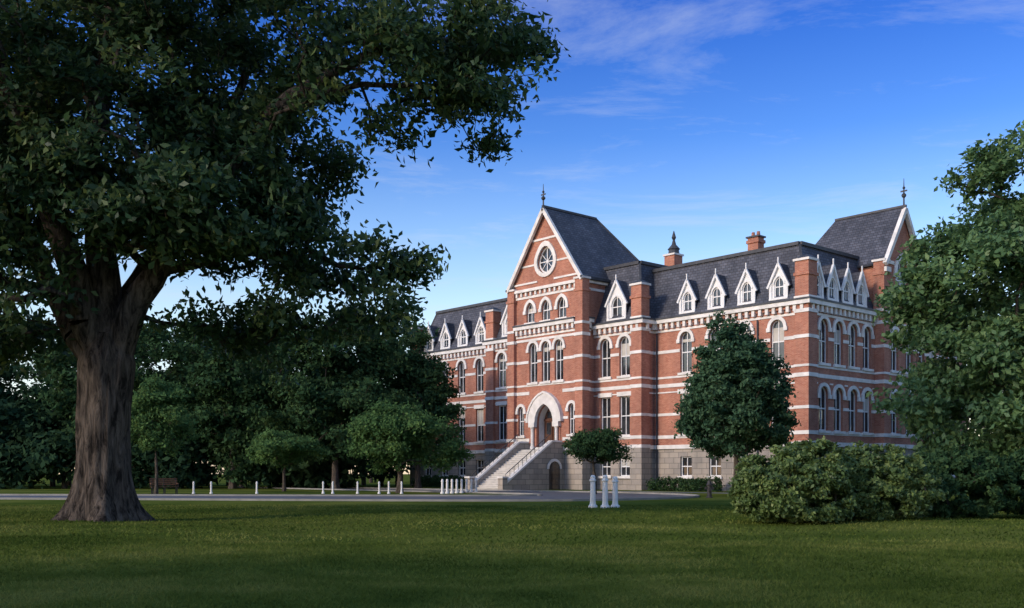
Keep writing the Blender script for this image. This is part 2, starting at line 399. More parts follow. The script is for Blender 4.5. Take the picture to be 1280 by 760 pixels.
# ---------------- central pavilion
x0=-26.9; x1=-18.7; wc=W(x0,-3,1,0,8.2); cc=4.1
H=[];wins=[]
for c in (cc-1.55,cc,cc+1.55):
    H.append(window(wc,c,8.95,12.3,0.5,'round',hoodw=0.24)); wins.append((c,0.5,8.95,12.3))
for c in (cc-1.9,cc,cc+1.9):
    H.append(window(wc,c,14.05,15.75,0.5,'goth',hoodw=0.26)); wins.append((c,0.5,14.05,15.75))
for c in (1.05,7.15):
    H.append(window(wc,c,4.5,7.0,0.36,'round')); wins.append((c,0.36,4.5,7.0))
H2=outline(cc,3.32,7.1,1.1,'goth')
H.append(H2); wins.append((cc,1.95,3.3,8.3))
gw=outline(cc,18.0,19.9,0.98,'drop'); H.append(gw)
tallwall(wc,17.4,23.2,H,wins)
a=outline(cc,3.32,7.1,1.1,'goth',arc_only=True); b=outline(cc,3.32,7.1,1.1,'goth',off=0.85,arc_only=True)
ring(wc,'trim',a,b,0,0.3,closed=False)
b2=outline(cc,3.32,7.1,1.1,'goth',off=1.02,arc_only=True); b3=outline(cc,3.32,7.1,1.1,'goth',off=0.853,arc_only=True)
ring(wc,'trim',b3,b2,0,0.38,closed=False)
zs=a[0][1]
for sg in (-1,1):
    t=cc+sg*1.45
    wc.box('trim',t-0.35,t+0.35,zs-0.4,zs-0.002,0.003,0.36)
    q=wc.p(t,0,0.2); B.lathe('trim',q[0],q[1],[(0.2,3.35),(0.2,3.55),(0.14,3.65),(0.14,zs-0.55),(0.22,zs-0.402)],10)
    wc.box('brick',t-0.3,t+0.3,3.4,zs-0.41,0.002,0.06)
reveal(wc,'trim',H2,-0.24,-0.9)
B.poly('door',[wc.p(x,z,-0.85) for x,z in H2])
for sg in (-1,1):
    wc.box('glass',cc+sg*0.15,cc+sg*0.8,4.6,5.6,-0.84,-0.83)
    wc.box('door',cc+sg*0.06,cc+sg*0.16,3.35,5.75,-0.84,-0.78)
wc.box('door',cc-1.05,cc+1.05,5.7,5.88,-0.84,-0.76)
wc.box('glass',cc-0.7,cc+0.7,5.95,6.5,-0.84,-0.83)
inn=outline(cc,18.0,19.9,0.98,'drop',off=-0.12); ring(wc,'paint',inn,gw,-0.24,-0.17)
B.poly('glass',[wc.p(x,z,-0.23) for x,z in gw])
og=outline(cc,18.0,19.9,0.98,'drop',off=0.34)
ring(wc,'trim',gw,og,0,0.14)
wc.box('paint',cc-0.04,cc+0.04,18.1,20.0,-0.22,-0.16); wc.box('paint',cc-0.85,cc+0.85,18.9,18.98,-0.218,-0.158)
for q in (-1,1): B.beam('paint',wc.p(cc-0.6,18.95-q*0.6,-0.19),wc.p(cc+0.6,18.95+q*0.6,-0.19),0.05,0.05)
cornice(wc,0.45,7.75,z=13.75)
band(wc,12.45,12.65,[],prd=0.07); band(wc,13.76,13.95,wins,prd=0.2,pad=0.02)
band(wc,16.1,16.3,[],prd=0.07)
for i in range(13):
    t=0.6+i*0.583; wc.box('trim',t-0.1,t+0.1,16.32,16.65,0.003,0.16)
band(wc,16.66,16.9,[],prd=0.26)
band(wc,17.3,17.45,[(cc,1.0,17.3,20)],prd=0.08); band(wc,20.75,20.92,[],prd=0.08,s0=2.45,s1=5.75)
band(wc,18.75,18.9,[(cc,1.32,17.3,20)],prd=0.05,s0=1.1,s1=7.1)
wcr=W(x1,-3,0,1,9); tallwall(wcr,17.4); cornice(wcr,0.5,1.08,z=13.75); band(wcr,16.1,16.3,[],prd=0.07); band(wcr,16.66,16.9,[],prd=0.26)
wcl=W(x0,6,0,-1,9); tallwall(wcl,17.4); band(wcl,16.66,16.9,[],prd=0.26)
hs=4.1; ov=0.4; sl=(23.3-17.4)/hs; xcen=(x0+x1)/2
for sg in (-1,1):
    xe=xcen+sg*(hs+ov); ze=17.4-ov*sl+0.15
    B.poly('slate',[(xe,-3.45,ze),(xcen,-3.45,23.4),(xcen,3.0,23.4),(xe,7.6,ze)])
    B.poly('lead',[(xe,-3.4,ze-0.12),(xcen,-3.4,23.28),(xcen,3.0,23.28),(xe,7.6,ze-0.12)])
    B.beam('trim',(xe,-3.32,ze-0.14),(xcen,-3.32,23.2),0.26,0.30)
    B.beam('lead',(xcen,3.0,23.42),(xe,7.6,ze),0.16,0.16)
    B.beam('lead',(xe,-3.45,ze+0.02),(xe,7.6,ze+0.02),0.2,0.2)
B.poly('slate',[(xcen,3.0,23.4),(xcen-hs-ov,7.6,ze),(xcen+hs+ov,7.6,ze)])
B.beam('lead',(xcen,-3.4,23.45),(xcen,3.0,23.45),0.2,0.18)
finial(xcen,-3.3,23.3,2.0)
B.box('lead',x0,x1,-2.9,6,17.30,17.38)
for px in (x0,x1):
    pier(px-0.42,px+0.42,-3.3,-2.5,16.9)
pier(-14.5,-13.45,-1.75,-0.8,15.9); pier(-32.05,-31.0,-1.75,-0.8,15.9)
pier(-0.85,0.22,-0.22,0.85,15.9); pier(-45.7,-44.7,-0.22,0.8,15.9)
mansard(-45.5,0,0,23.8,ZC,17.6,1.7)
mansard(-31.9,-13.6,-1.5,9,ZC,18.15,1.75)
for u in (10.5,7.8,5.1,2.4): dormer(w1,13.6-u)
for s in (2.4,5.1,7.8,10.5): dormer(w9,s)
for s in (1.15,3.1,5.05,7.0): dormer(w11,s+0.35,hw=0.62)
for s in (1.8,4.2,6.6): dormer(w13,s,hw=0.62)
dormer(w3,2.3,hw=0.95,wh=1.7,gh=1.6); dormer(w7,2.7,hw=0.95,wh=1.7,gh=1.6)
def chimney(x,y,z0,z1,a=0.6,b=0.45):
    B.box('brick',x-a,x+a,y-b,y+b,z0,z1); B.box('brick',x-a-0.09,x+a+0.09,y-b-0.09,y+b+0.09,z1-0.45,z1-0.2)
    B.box('lead',x-a-0.12,x+a+0.12,y-b-0.12,y+b+0.12,z1,z1+0.12)
    B.lathe('brick',x-0.25,y,[(0.16,z1+0.1),(0.13,z1+0.5)],8); B.lathe('brick',x+0.25,y,[(0.16,z1+0.1),(0.13,z1+0.5)],8)
chimney(-9.8,8,17.4,20.3,0.5,0.4); chimney(-33.5,5,17.4,20.2); chimney(-38.5,14,17.4,20.2)
B.box('brick',-18.9,-17.8,7.5,8.6,17.4,20.2); B.box('trim',-19.0,-17.7,7.4,8.7,20.2,20.35)
B.lathe('lead',-18.3,8.05,[(0.5,20.35),(0.45,20.7),(0.55,20.8),(0.2,21.2),(0.1,21.6),(0.2,21.8),(0.03,22.4)],10)
# stairs
zt=3.3; ns=18; st=0.27; xs0=xcen-1.8; xs1=xcen+1.8; yl=-4.3
B.box('step',xs0,xs1,yl,-3.0,-0.2,zt-0.01)
for i in range(ns):
    y=yl-i*st; z=zt-(i+1)*zt/(ns+1)
    B.box('step',xs0,xs1,y-st,y-0.001,-0.2,z); B.box('trim',xs0,xs1,y-st-0.03,y-0.003,z+0.001,z+0.03)
ye=yl-ns*st
for sgn,xa,xb in ((-1,xs0-0.4,xs0-0.002),(1,xs1+0.002,xs1+0.4)):
    pr=[(-3.02,-0.2),(-3.02,3.85),(yl,3.85),(ye-0.1,0.55),(ye-0.1,-0.2)]
    for X in (xa,xb): B.poly('stone',[(X,y,z) for y,z in pr])
    for i in range(5):
        p=pr[i]; q=pr[(i+1)%5]; B.poly('stone',[(xa,*p),(xb,*p),(xb,*q),(xa,*q)])
    xm=(xa+xb)/2
    B.beam('trim',(xm,-3.3,3.92),(xm,yl-0.05,3.92),0.5,0.14); B.beam('trim',(xm,yl-0.05,3.92),(xm,ye-0.1,0.62),0.5,0.14)
    B.box('stone',xa-0.08,xb+0.08,ye-0.6,ye-0.1,-0.2,0.95); B.box('trim',xa-0.14,xb+0.14,ye-0.66,ye-0.04,0.95,1.08)
    for k in range(12):
        y=yl-0.05+(ye-yl)*k/11; z=3.99+(0.7-3.99)*k/11
        B.beam('lead',(xm,y,z),(xm,y,z+0.6),0.03,0.03)
    B.beam('lead',(xm,yl,4.58),(xm,ye,1.3),0.05,0.05)
wf=W(xs1+0.4,-4.9,0,1,2)
o_=outline(0.75,-0.05,2.3,0.62,'round'); B.poly('glass',[wf.p(x,z,0.012) for x,z in o_])  # no window here: flat dark sheet stands for shade inside the arched opening
aa=outline(0.75,-0.05,2.3,0.62,'round',arc_only=True); ab=outline(0.75,-0.05,2.3,0.62,'round',off=0.2,arc_only=True)
ring(wf,'trim',aa,ab,0.0,0.06,closed=False)
for (x,y) in ((-13.3,-0.1),(-4.0,-0.1),(-32.3,-0.1)):
    B.lathe('lead',x,y,[(0.06,0.1),(0.06,12.2)],6)
CX,CY=20.2,70.0
hall=empty('brick_college_hall',(CX,CY,0),math.atan2(-0.748,0.664))
B.emit({'brick':'brick_walls','stone':'stone_basement','slate':'slate_roofs','trim':'stone_trim','paint':'white_window_frames_and_dormers','glass':'window_glass','lead':'gutters_and_finials','door':'entrance_door','blind':'window_blinds','step':'entrance_stairs'},hall)
def bw(x,y):  # building local -> world
    c,s=0.664,-0.748
    return (CX+x*c-y*s, CY+x*s+y*c)

# ------------------------------------------------------------------ trees
def unit(a): return a/np.maximum(np.linalg.norm(a,axis=1,keepdims=True),1e-9)
def tubes(P0,P1,R0,R1,k):
    d=unit(P1-P0); ref=np.where(np.abs(d[:,2:3])>0.9,np.array([[1.,0,0]]),np.array([[0,0,1.]]))
    a=unit(np.cross(d,ref)); b=np.cross(d,a)
    an=np.arange(k)*2*np.pi/k; ca=np.cos(an)[None,:,None]; sa=np.sin(an)[None,:,None]
    o=a[:,None,:]*ca+b[:,None,:]*sa
    V=np.concatenate([P0[:,None,:]+o*R0[:,None,None],P1[:,None,:]+o*R1[:,None,None]],axis=1)
    n=len(P0); base=(np.arange(n)*2*k)[:,None]; i=np.arange(k)[None,:]; j=(i+1)%k
    F=np.stack([base+i,base+j,base+k+j,base+k+i],axis=2).reshape(-1,4)
    return V.reshape(-1,3),F
def leaves(C, cvar, center, per, spread, size, r, flat=0.65, aspect=0.55):
    n=len(C)*per
    c=np.repeat(C,per,axis=0)+r.normal(size=(n,3))*np.array([spread,spread,spread*flat])
    v=np.clip(np.repeat(cvar,per)*0.6+r.random(n)*0.4,0,1)
    out=unit(c-center)
    nn=unit(out*0.6+np.array([0,0,0.45])+r.normal(size=(n,3))*0.75)
    t=unit(np.cross(nn,r.normal(size=(n,3)))); b=np.cross(nn,t)
    L=(size*(0.6+0.8*r.random(n)))[:,None]
    V=np.stack([c-t*L/2,c+b*L*aspect/2-nn*L*0.12+t*L*0.08,c+t*L/2,c-b*L*aspect/2-nn*L*0.12+t*L*0.08],axis=1).reshape(-1,3)
    F=np.arange(n*4).reshape(-1,4)
    return V,F,v
def sample_blobs(blobs, n, r, shell=0.38, nscale=0.35, thr=-0.12, off=0.0):
    B_=np.array(blobs,dtype=float); vol=(B_[:,3]*B_[:,4]*B_[:,5])**0.85; pr=vol/vol.sum()
    res=[]
    while len(res)<n:
        i=r.choice(len(B_),p=pr); b=B_[i]
        d=r.normal(size=3); d/=np.linalg.norm(d); rad=r.random()**shell
        p=b[:3]+d*rad*b[3:6]
        if noise.noise(Vector((p[0]*nscale+off,p[1]*nscale,p[2]*nscale*1.3)))<thr: continue
        res.append(p)
    return np.array(res)
def grow(trunk, limbs, A, r, seg=0.8):
    P=[];par=[];rad=[]
    for i,(x,y,z,rr) in enumerate(trunk):
        P.append((x,y,z)); par.append(i-1); rad.append(rr)
    nt_=len(trunk)
    for L in limbs:
        pa=int(np.argmin([np.linalg.norm(np.array(P[i])-np.array(L[0][:3])) for i in range(len(P))]))
        prev=pa
        for k,(x,y,z,rr) in enumerate(L):
            if k==0: P.append((x,y,z)); par.append(prev); rad.append(rr); prev=len(P)-1; continue
            q0=np.array(P[prev]); q1=np.array((x,y,z)); r0=rad[prev]
            m=max(1,int(np.linalg.norm(q1-q0)/0.6))
            for s in range(1,m+1):
                f=s/m; pp=q0+(q1-q0)*f+(r.normal(size=3)*0.07 if s<m else 0)
                P.append(tuple(pp)); par.append(prev); rad.append(r0+(rr-r0)*f); prev=len(P)-1
    cap=len(P)+len(A)*14
    X=np.zeros((cap,3)); X[:len(P)]=P; n=len(P); par+= [0]*(cap-n); rad+=[0]*(cap-n)
    usable=np.ones(cap); usable[:max(1,nt_-2)]=0
    root=X[nt_-1]
    order=np.argsort(np.linalg.norm(A-root,axis=1))
    for ai in order:
        a=A[ai]
        d=np.linalg.norm(X[:n]-a,axis=1)+np.maximum(0,X[:n,2]-a[2])*0.35+(1-usable[:n])*50
        j=int(np.argmin(d)); q0=X[j].copy(); L=np.linalg.norm(a-q0); m=min(13,max(1,int(L/seg)+1)); prev=j
        for s in range(1,m+1):
            f=s/m; pp=q0+(a-q0)*f; pp[2]+=0.12*L*math.sin(math.pi*f)
            if s<m: pp=pp+r.normal(size=3)*0.05*L/m*1.5
            X[n]=pp; par[n]=prev; rad[n]=0; prev=n; n+=1
    return X[:n],np.array(par[:n]),np.array(rad[:n])
def branch_mesh(X,par,rad,tip,skip,mx=0.5,power=0.47):
    n=len(X); cnt=np.zeros(n); has=np.zeros(n,bool)
    for i in range(n-1,0,-1):
        if not has[i]: cnt[i]+=1
        cnt[par[i]]+=cnt[i]; has[par[i]]=True
    rr=np.maximum(np.minimum(tip*np.maximum(cnt,1)**power,mx),rad)
    idx=np.arange(n)[skip:]
    p=par[idx]; R1=rr[idx]; R0=np.minimum(rr[p],R1*1.3)
    P0=X[p]; P1=X[idx]; Vs=[];Fs=[];o=0
    P0=P0-(P1-P0)*0.06
    for lo,hi,k in ((0,0.04,3),(0.04,0.12,5),(0.12,9,10)):
        mk=(R1>=lo)&(R1<hi)
        if mk.sum()==0: continue
        V,F=tubes(P0[mk],P1[mk],R0[mk],R1[mk],k); Vs.append(V);Fs.append(F+o);o+=len(V)
    return np.concatenate(Vs),np.concatenate(Fs)
def trunk_mesh(pts, r, k=28, flare=0.45, rings=26, ridge=0.05):
    pts=np.array(pts); zt_=pts[-1,2]; V=[]
    for i in range(rings+1):
        f=i/rings; z=-0.15+(zt_+0.15)*f
        x=np.interp(z,pts[:,2],pts[:,0]); y=np.interp(z,pts[:,2],pts[:,1]); rr=np.interp(z,pts[:,2],pts[:,3])
        for j in range(k):
            a=2*math.pi*j/k; ca,sa=math.cos(a),math.sin(a)
            fl=flare*math.exp(-max(z,0)/(0.5))*(1+0.55*math.sin(a*5+1.3)+0.3*math.sin(a*9))
            nz=noise.noise(Vector((ca*3,sa*3,z*0.45+pts[0,0])))*0.12+noise.noise(Vector((ca*9,sa*9,z*0.8)))*ridge*1.8
            R=rr*(1+fl+nz); V.append((x+R*ca,y+R*sa,z))
    F=[]
    for i in range(rings):
        for j in range(k):
            j2=(j+1)%k; F.append((i*k+j,i*k+j2,(i+1)*k+j2,(i+1)*k+j))
    return np.array(V),np.array(F)
def tree(name, base, trunk, blobs, nA, per, spread, size, leafm, barkm='bark2', limbs=(), seed=1, tip=0.012, shell=0.38, thr=-0.12, nscale=0.35, flare=0.35, trunkk=16, vb=0.0, flat=0.65, draw_trunk=True, aspect=0.55, clump=None):
    r=np.random.default_rng(seed); e=empty(name,base)
    if clump:
        K,cr=clump
        Cc=sample_blobs(blobs,K,r,shell,nscale,thr,off=seed*3.7); cvv=r.random(K)
        ids=r.integers(0,K,nA); rs=0.6+0.8*r.random(K)
        d=unit(r.normal(size=(nA,3)))*(r.random((nA,1))**0.4)
        A=Cc[ids]+d*cr*rs[ids][:,None]*np.array([1,1,0.62])
        cv=np.clip(cvv[ids]*0.55+r.random(nA)*0.45+vb,0,1)
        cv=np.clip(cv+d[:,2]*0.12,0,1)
    else:
        A=sample_blobs(blobs,nA,r,shell,nscale,thr,off=seed*3.7); cv=np.clip(r.random(len(A))*0.8+0.15+vb,0,1)
    A[:,2]=np.maximum(A[:,2],0.15)
    X,par,rad=grow(trunk,limbs,A,r)
    V,F=branch_mesh(X,par,rad,tip,len(trunk),mx=trunk[-1][3]*0.6); mk_np('branches',V,F,M[barkm],e,smooth=True)
    if draw_trunk:
        V,F=trunk_mesh(trunk,r,k=trunkk,flare=flare,rings=60 if trunkk>40 else 16); mk_np('trunk',V,F,M[barkm],e,smooth=True)
    B_=np.array(blobs); cen=B_[:,:3].mean(axis=0)
    V,F,v=leaves(A,cv,cen,per,spread,size,r,flat=flat,aspect=aspect); mk_np('foliage',V,F,M[leafm],e,var=v)
    return e

# big oak
oak_trunk=[(-0.08,0,-0.1,0.80),(-0.06,0,1.0,0.74),(-0.05,0,2.2,0.68),(0.0,0,3.4,0.69),(0.06,0,4.4,0.74),(0.1,0,5.2,0.56)]
oak_limbs=[
 [(-0.25,0,4.5,0.42),(-1.2,0.3,5.8,0.34),(-2.2,0.6,7.6,0.27),(-3.4,0.8,9.8,0.2),(-5.2,0.5,11.8,0.14),(-6.5,0.2,13.5,0.08)],
 [(0.05,0,4.6,0.52),(-0.1,0.1,7,0.43),(-0.5,0.1,10,0.35),(-0.1,0.3,13,0.26),(0.4,0,16.5,0.14)],
 [(0.3,0,4.5,0.45),(1.0,-0.2,6.2,0.37),(2.3,-0.4,7.9,0.31),(3.7,-0.5,9.9,0.25),(5.4,-0.8,11.6,0.19),(8,-1,12.8,0.12),(10.5,-1,13.2,0.06)],
 [(-0.2,-0.2,4.9,0.42),(-0.9,-1.0,8,0.34),(-1.6,-2,11,0.26),(-2.6,-2.6,14.5,0.16)],
 [(0.1,0.3,5.4,0.36),(0.9,1.6,8.2,0.28),(2.4,2.8,11.5,0.2),(3.2,3.4,14.5,0.1)],
 [(1.4,-0.3,6.9,0.18),(3.6,0.1,7.5,0.13),(5.6,0.6,7.7,0.09),(7.2,0.8,7.2,0.05)],
 [(-1.5,0.3,6.3,0.18),(-3.6,-1.4,7.0,0.12),(-5.4,-2.4,6.8,0.08)],
 [(5.0,-0.7,11.3,0.12),(7.4,-1.6,11.6,0.08),(10.2,-2.0,11.4,0.05)]]
oak_blobs=[(-1,0,14.5,7.5,7,4.5),(7.2,-1,12.9,4.6,3.6,2.5),(10.6,-1.2,12.2,2.6,2.4,1.9),(3.0,1,10.4,4.2,4.2,2.8),(-5.5,0,10.2,5.0,5,3.8),
 (5.2,0.8,7.9,2.6,2.4,1.4),(2.2,-1.5,8.0,3.0,2.6,1.6),(-1.5,-2.5,8.8,3.5,2.4,2.4),(-5.0,-2.2,6.9,3.4,2.2,1.7),(3.2,0.8,6.2,3.2,2.4,1.1),(-10,1,9.5,4.5,4,4),
 (6.9,0.8,6.5,2.1,1.9,1.3),(-4.0,-1.5,5.6,3.8,2.2,0.9),(0.2,-2.6,7.0,2.4,1.2,1.2),(3.5,2.5,5.2,2.6,1.8,0.7),(-3.5,2.5,5.6,3,2,1.0),
 (2.4,1.8,6.6,2.2,1.6,1.2),(2.4,-0.8,6.9,1.6,1.4,1.1),(2.6,0,5.6,1.5,1.4,0.7)]
tree('oak_tree',(-11.4,28.7,0),oak_trunk,oak_blobs,4300,37,0.29,0.24,'leaf_oak','bark',oak_limbs,seed=11,tip=0.010,shell=0.42,thr=-0.16,nscale=0.4,flare=0.46,trunkk=72,flat=0.7,aspect=0.48,clump=(640,0.85),vb=0.04)

tr=[(0,0,-0.1,0.42),(0,0,1.5,0.36),(0.1,0,3.0,0.32)]
tree('offscreen_shade_tree',(22.6,41,0),tr,[(0,0,8.0,7.0,7,5.2),(0.4,0,11.8,5.2,5,3.9),(-4.6,-1,6.2,3.4,4,3.4),(2,-2,5,5,5,3.4),(-2.5,-2,3.2,3.8,3,2.4),(-5.4,-0.5,4.0,2.6,2.6,2.4),(-0.5,-2.5,2.6,3.5,2.4,2.0)],2800,30,0.25,0.27,'leaf_maple',seed=5,shell=0.25,thr=-0.2,vb=0.1,clump=(270,0.95))
tree('offscreen_shade_tree',(31,52,0),tr,[(0,0,9,7,6,6),(-3,0,4,5,4,3)],560,24,0.5,0.5,'leaf_maple',seed=6,shell=0.25,clump=(80,1.5))
# unseen tree added beside the viewpoint to cast soft shade on the near lawn
tree('offscreen_shade_tree',(-22,-2,0),tr,[(0,0,9,5.5,5.5,4.5)],380,20,0.5,0.5,'leaf_maple',seed=61,shell=0.3,clump=(60,1.2))
tr=[(0,0,-0.1,0.2),(0,0,1.2,0.17),(0,0,2.6,0.15)]
tree('ornamental_pear_tree',(13.15,60,0),tr,[(0,0,4.5,3.1,3.0,2.3),(0,0,6.3,2.9,2.8,2.4),(0.0,0,8.2,2.3,2.2,1.9),(-0.1,0,9.8,1.3,1.3,1.2)],1900,26,0.20,0.24,'leaf_pear',seed=8,shell=0.25,thr=-0.6,clump=(380,0.42),vb=0.05)
tr=[(0,0,-0.1,0.13),(0.05,0,0.8,0.11),(0,0,1.4,0.1)]
tree('dogwood_tree',(5.2,65,0),tr,[(0,0,2.9,2.2,2.1,0.8),(0.2,0,3.5,1.6,1.6,0.6),(-0.6,0,3.1,1.6,1.6,0.7)],560,24,0.16,0.17,'leaf_mid',seed=9,shell=0.3,thr=-0.3,vb=0.0,clump=(70,0.45))
tr=[(0,0,-0.1,0.2),(0.1,0,1.2,0.17),(0,0,1.9,0.15)]
tree('crabapple_tree',(-7.5,68,0),tr,[(0,0,3.4,3.6,3.2,1.7),(-0.6,0,4.6,2.4,2.4,1.1),(1.9,0.4,2.9,2.2,2,1.2)],950,26,0.24,0.24,'leaf_young',seed=13,shell=0.3,thr=-0.22,clump=(90,0.8))
tr=[(0,0,-0.1,0.25),(0,0,2,0.2),(0,0,3,0.18)]
tree('linden_tree',(-8.1,88,0),tr,[(0,0,6,3.6,3,3.6),(0.3,0,8.6,2.8,2.6,2.6),(0,0,11.2,1.9,1.8,1.9)],1000,24,0.3,0.34,'leaf_mid',seed=14,shell=0.3,thr=-0.25,clump=(110,0.9))
tr=[(0,0,-0.1,0.11),(0.05,0,1.2,0.1),(0,0,2.3,0.08)]
tree('young_maple_tree',(-22.6,65,0),tr,[(0,0,4.4,2.1,2,1.9),(0.3,0,6.2,1.4,1.4,1.4)],520,24,0.2,0.22,'leaf_young',seed=15,shell=0.35,thr=-0.2,clump=(55,0.6),vb=0.12)
tr=[(0,0,-0.1,0.12),(0,0,0.8,0.11),(0,0,1.5,0.1)]
tree('dogwood_tree',(-16.7,75,0),tr,[(0,0,3.0,2.8,2.6,1.0),(0,0,3.7,1.8,1.8,0.6)],480,24,0.2,0.22,'leaf_young',seed=16,shell=0.3,thr=-0.25,clump=(50,0.6))
tr=[(0,0,-0.1,0.3),(0,0,2,0.26),(0,0,4,0.24)]
tree('ash_tree',(-14.5,84,0),tr,[(0,0,8.5,5.8,5,5),(2.0,0,12.4,4.0,3,2.8),(-3,0,7.5,4.4,4,4.2),(3.5,0,7.5,3,3,3.4),(-2.5,0,12.6,3,2.6,2.2),(0,-1,4.5,5,3,2)],1450,26,0.36,0.38,'leaf_mid',seed=17,shell=0.32,thr=-0.14,clump=(160,1.2),vb=0.0)
tree('ash_tree',(-24,88,0),tr,[(0,0,10,6.0,5,5.2),(1,0,5,5,4,3.5)],950,24,0.42,0.44,'leaf_mid',seed=18,shell=0.32,thr=-0.15,clump=(110,1.3),vb=-0.05)
tree('ash_tree',(-35,90,0),tr,[(0,0,10,6.0,5,5.0),(1,0,5,5,4,3.5)],800,22,0.42,0.48,'leaf_mid',seed=19,shell=0.32,thr=-0.15,clump=(100,1.3),vb=-0.05)

def tree_line(spec, name):
    r=np.random.default_rng(44); e=empty(name); VV=[];FF=[];vv=[];o=0;TP0=[];TP1=[];TR=[]
    for (x,y,h,w_) in spec:
        bl=[(x,y,h*0.55,w_,w_*0.8,h*0.42),(x+r.normal()*w_*0.4,y,h*0.8,w_*0.6,w_*0.5,h*0.22),(x+r.normal()*w_*0.5,y-1,h*0.3,w_*0.95,w_*0.7,h*0.28)]
        Cc=sample_blobs(bl,34,r,0.25,0.25,-0.3,off=x); ids=r.integers(0,34,190); cvv=r.random(34)
        d=unit(r.normal(size=(190,3)))*(r.random((190,1))**0.4); A=Cc[ids]+d*1.3*np.array([1,1,.65]); A[:,2]=np.maximum(A[:,2],0.2)
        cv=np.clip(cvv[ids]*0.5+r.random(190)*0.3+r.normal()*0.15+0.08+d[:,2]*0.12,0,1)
        V,F,v=leaves(A,cv,np.array([x,y,h*0.5]),22,0.55,0.60,r)
        VV.append(V);FF.append(F+o);vv.append(v);o+=len(V)
        TP0.append((x,y,-0.2));TP1.append((x,y,h*0.7));TR.append(0.28)
    mk_np('foliage',np.concatenate(VV),np.concatenate(FF),M['leaf_dark'],e,var=np.concatenate(vv))
    V,F=tubes(np.array(TP0),np.array(TP1),np.array(TR),np.array(TR)*0.4,7); mk_np('trunks',V,F,M['bark2'],e,smooth=True)
spec=[]
for i in range(24):
    spec.append((-82+i*3.1+random.uniform(-1,1),100+random.uniform(-3,10)+ (6 if i%2 else 0),random.uniform(15,18.5),random.uniform(4,5.2)))
for i in range(12):
    spec.append((-66+i*4.6+random.uniform(-1,1),91+random.uniform(-3,3),random.uniform(6,9),random.uniform(3.6,4.4)))
for i in range(12):
    spec.append((-20+i*11,150+random.uniform(-6,8),random.uniform(11,14),6))
for i in range(8):
    spec.append((46+i*3.5,58+i*7,random.uniform(9,13),5))
tree_line(spec,'distant_tree_line')

def shrub(base, blobs, nA, seed, m='leaf_bush', per=30, size=0.12, vb=0.0):
    return tree('rhododendron_shrub',base,[(0,0,-0.1,0.08),(0,0,0.2,0.07),(0,0,0.35,0.06)],blobs,nA,per,0.07,size,m,seed=seed,shell=0.08,thr=-0.7,draw_trunk=True,vb=vb,nscale=0.8,clump=(340,0.15))
shrub((7.55,27.4,0),[(0,0,0.8,1.6,1.4,0.95),(-0.45,0.1,1.15,1.05,1.1,0.78),(0.6,0.2,1.35,1.0,1.0,0.78)],1900,21,vb=0.04)
shrub((10.1,28.6,0),[(0,0,0.8,1.7,1.4,0.95),(0.1,0,1.3,1.3,1.1,0.78)],1600,22)
shrub((13.0,30.5,0),[(0,0,0.9,1.8,1.5,1.0),(0.4,0,1.4,1.2,1.0,0.6)],1000,23,'leaf_mid',size=0.15)
shrub((16.2,31.5,0),[(0,0,0.9,1.8,1.5,1.0),(0.4,0,1.5,1.2,1.0,0.7)],900,24,'leaf_mid',size=0.16)
def hedge(x0_,x1_,seed):
    r=np.random.default_rng(seed); n=max(2,int((x1_-x0_)/0.9)); e=empty('foundation_hedge'); bl=[]
    for i in range(n):
        wx,wy=bw(x0_+(x1_-x0_)*(i+0.5)/n,-1.6+r.normal()*0.1); bl.append((wx,wy,0.45,0.7,0.7,0.5+0.2*r.random()))
    A=sample_blobs(bl,60*n,r,0.2,0.8,-0.6)
    V,F,v=leaves(A,r.random(len(A)),np.array(bl)[:,:3].mean(axis=0),16,0.12,0.16,r); mk_np('foliage',V,F,M['leaf_mid'],e,var=v)
hedge(-12.5,-6.5,31); hedge(-43,-34,32)

# ------------------------------------------------------------------ ground
def ground_mat():
    m, nt, out = new_mat('lawn')
    tc=N(nt,'ShaderNodeTexCoord')
    n1=N(nt,'ShaderNodeTexNoise'); n1.inputs['Scale'].default_value=0.22; n1.inputs['Detail'].default_value=6
    n2=N(nt,'ShaderNodeTexNoise'); n2.inputs['Scale'].default_value=9; n2.inputs['Detail'].default_value=8; n2.inputs['Roughness'].default_value=0.75
    for n_ in (n1,n2): nt.links.new(tc.outputs['Object'],n_.inputs['Vector'])
    r1=ramp(nt,[(0.35,(0.060,0.092,0.018)),(0.65,(0.140,0.160,0.038))]); nt.links.new(n1.outputs['Fac'],r1.inputs[0])
    r2=ramp(nt,[(0.3,(0.62,0.62,0.57)),(0.7,(1.22,1.2,1.1))]); nt.links.new(n2.outputs['Fac'],r2.inputs[0])
    mx=N(nt,'ShaderNodeMixRGB',blend_type='MULTIPLY'); mx.inputs[0].default_value=1
    nt.links.new(r1.outputs[0],mx.inputs[1]); nt.links.new(r2.outputs[0],mx.inputs[2])
    b=N(nt,'ShaderNodeBsdfDiffuse')
    nt.links.new(mx.outputs[0],b.inputs[0])
    bp=N(nt,'ShaderNodeBump'); bp.inputs['Strength'].default_value=0.4; bp.inputs['Distance'].default_value=0.04
    nt.links.new(n2.outputs['Fac'],bp.inputs['Height']); nt.links.new(bp.outputs[0],b.inputs['Normal'])
    nt.links.new(b.outputs[0],out.inputs[0]); return m
M['lawn']=ground_mat()
M['asphalt']=simple_mat('asphalt',(0.075,0.080,0.092),(0.12,0.125,0.14),scale=1.2,rough=0.85,bump=0.1,detail=10)
M['concrete']=simple_mat('concrete',(0.20,0.20,0.19),(0.29,0.285,0.27),scale=1.5,rough=0.85,bump=0.05)
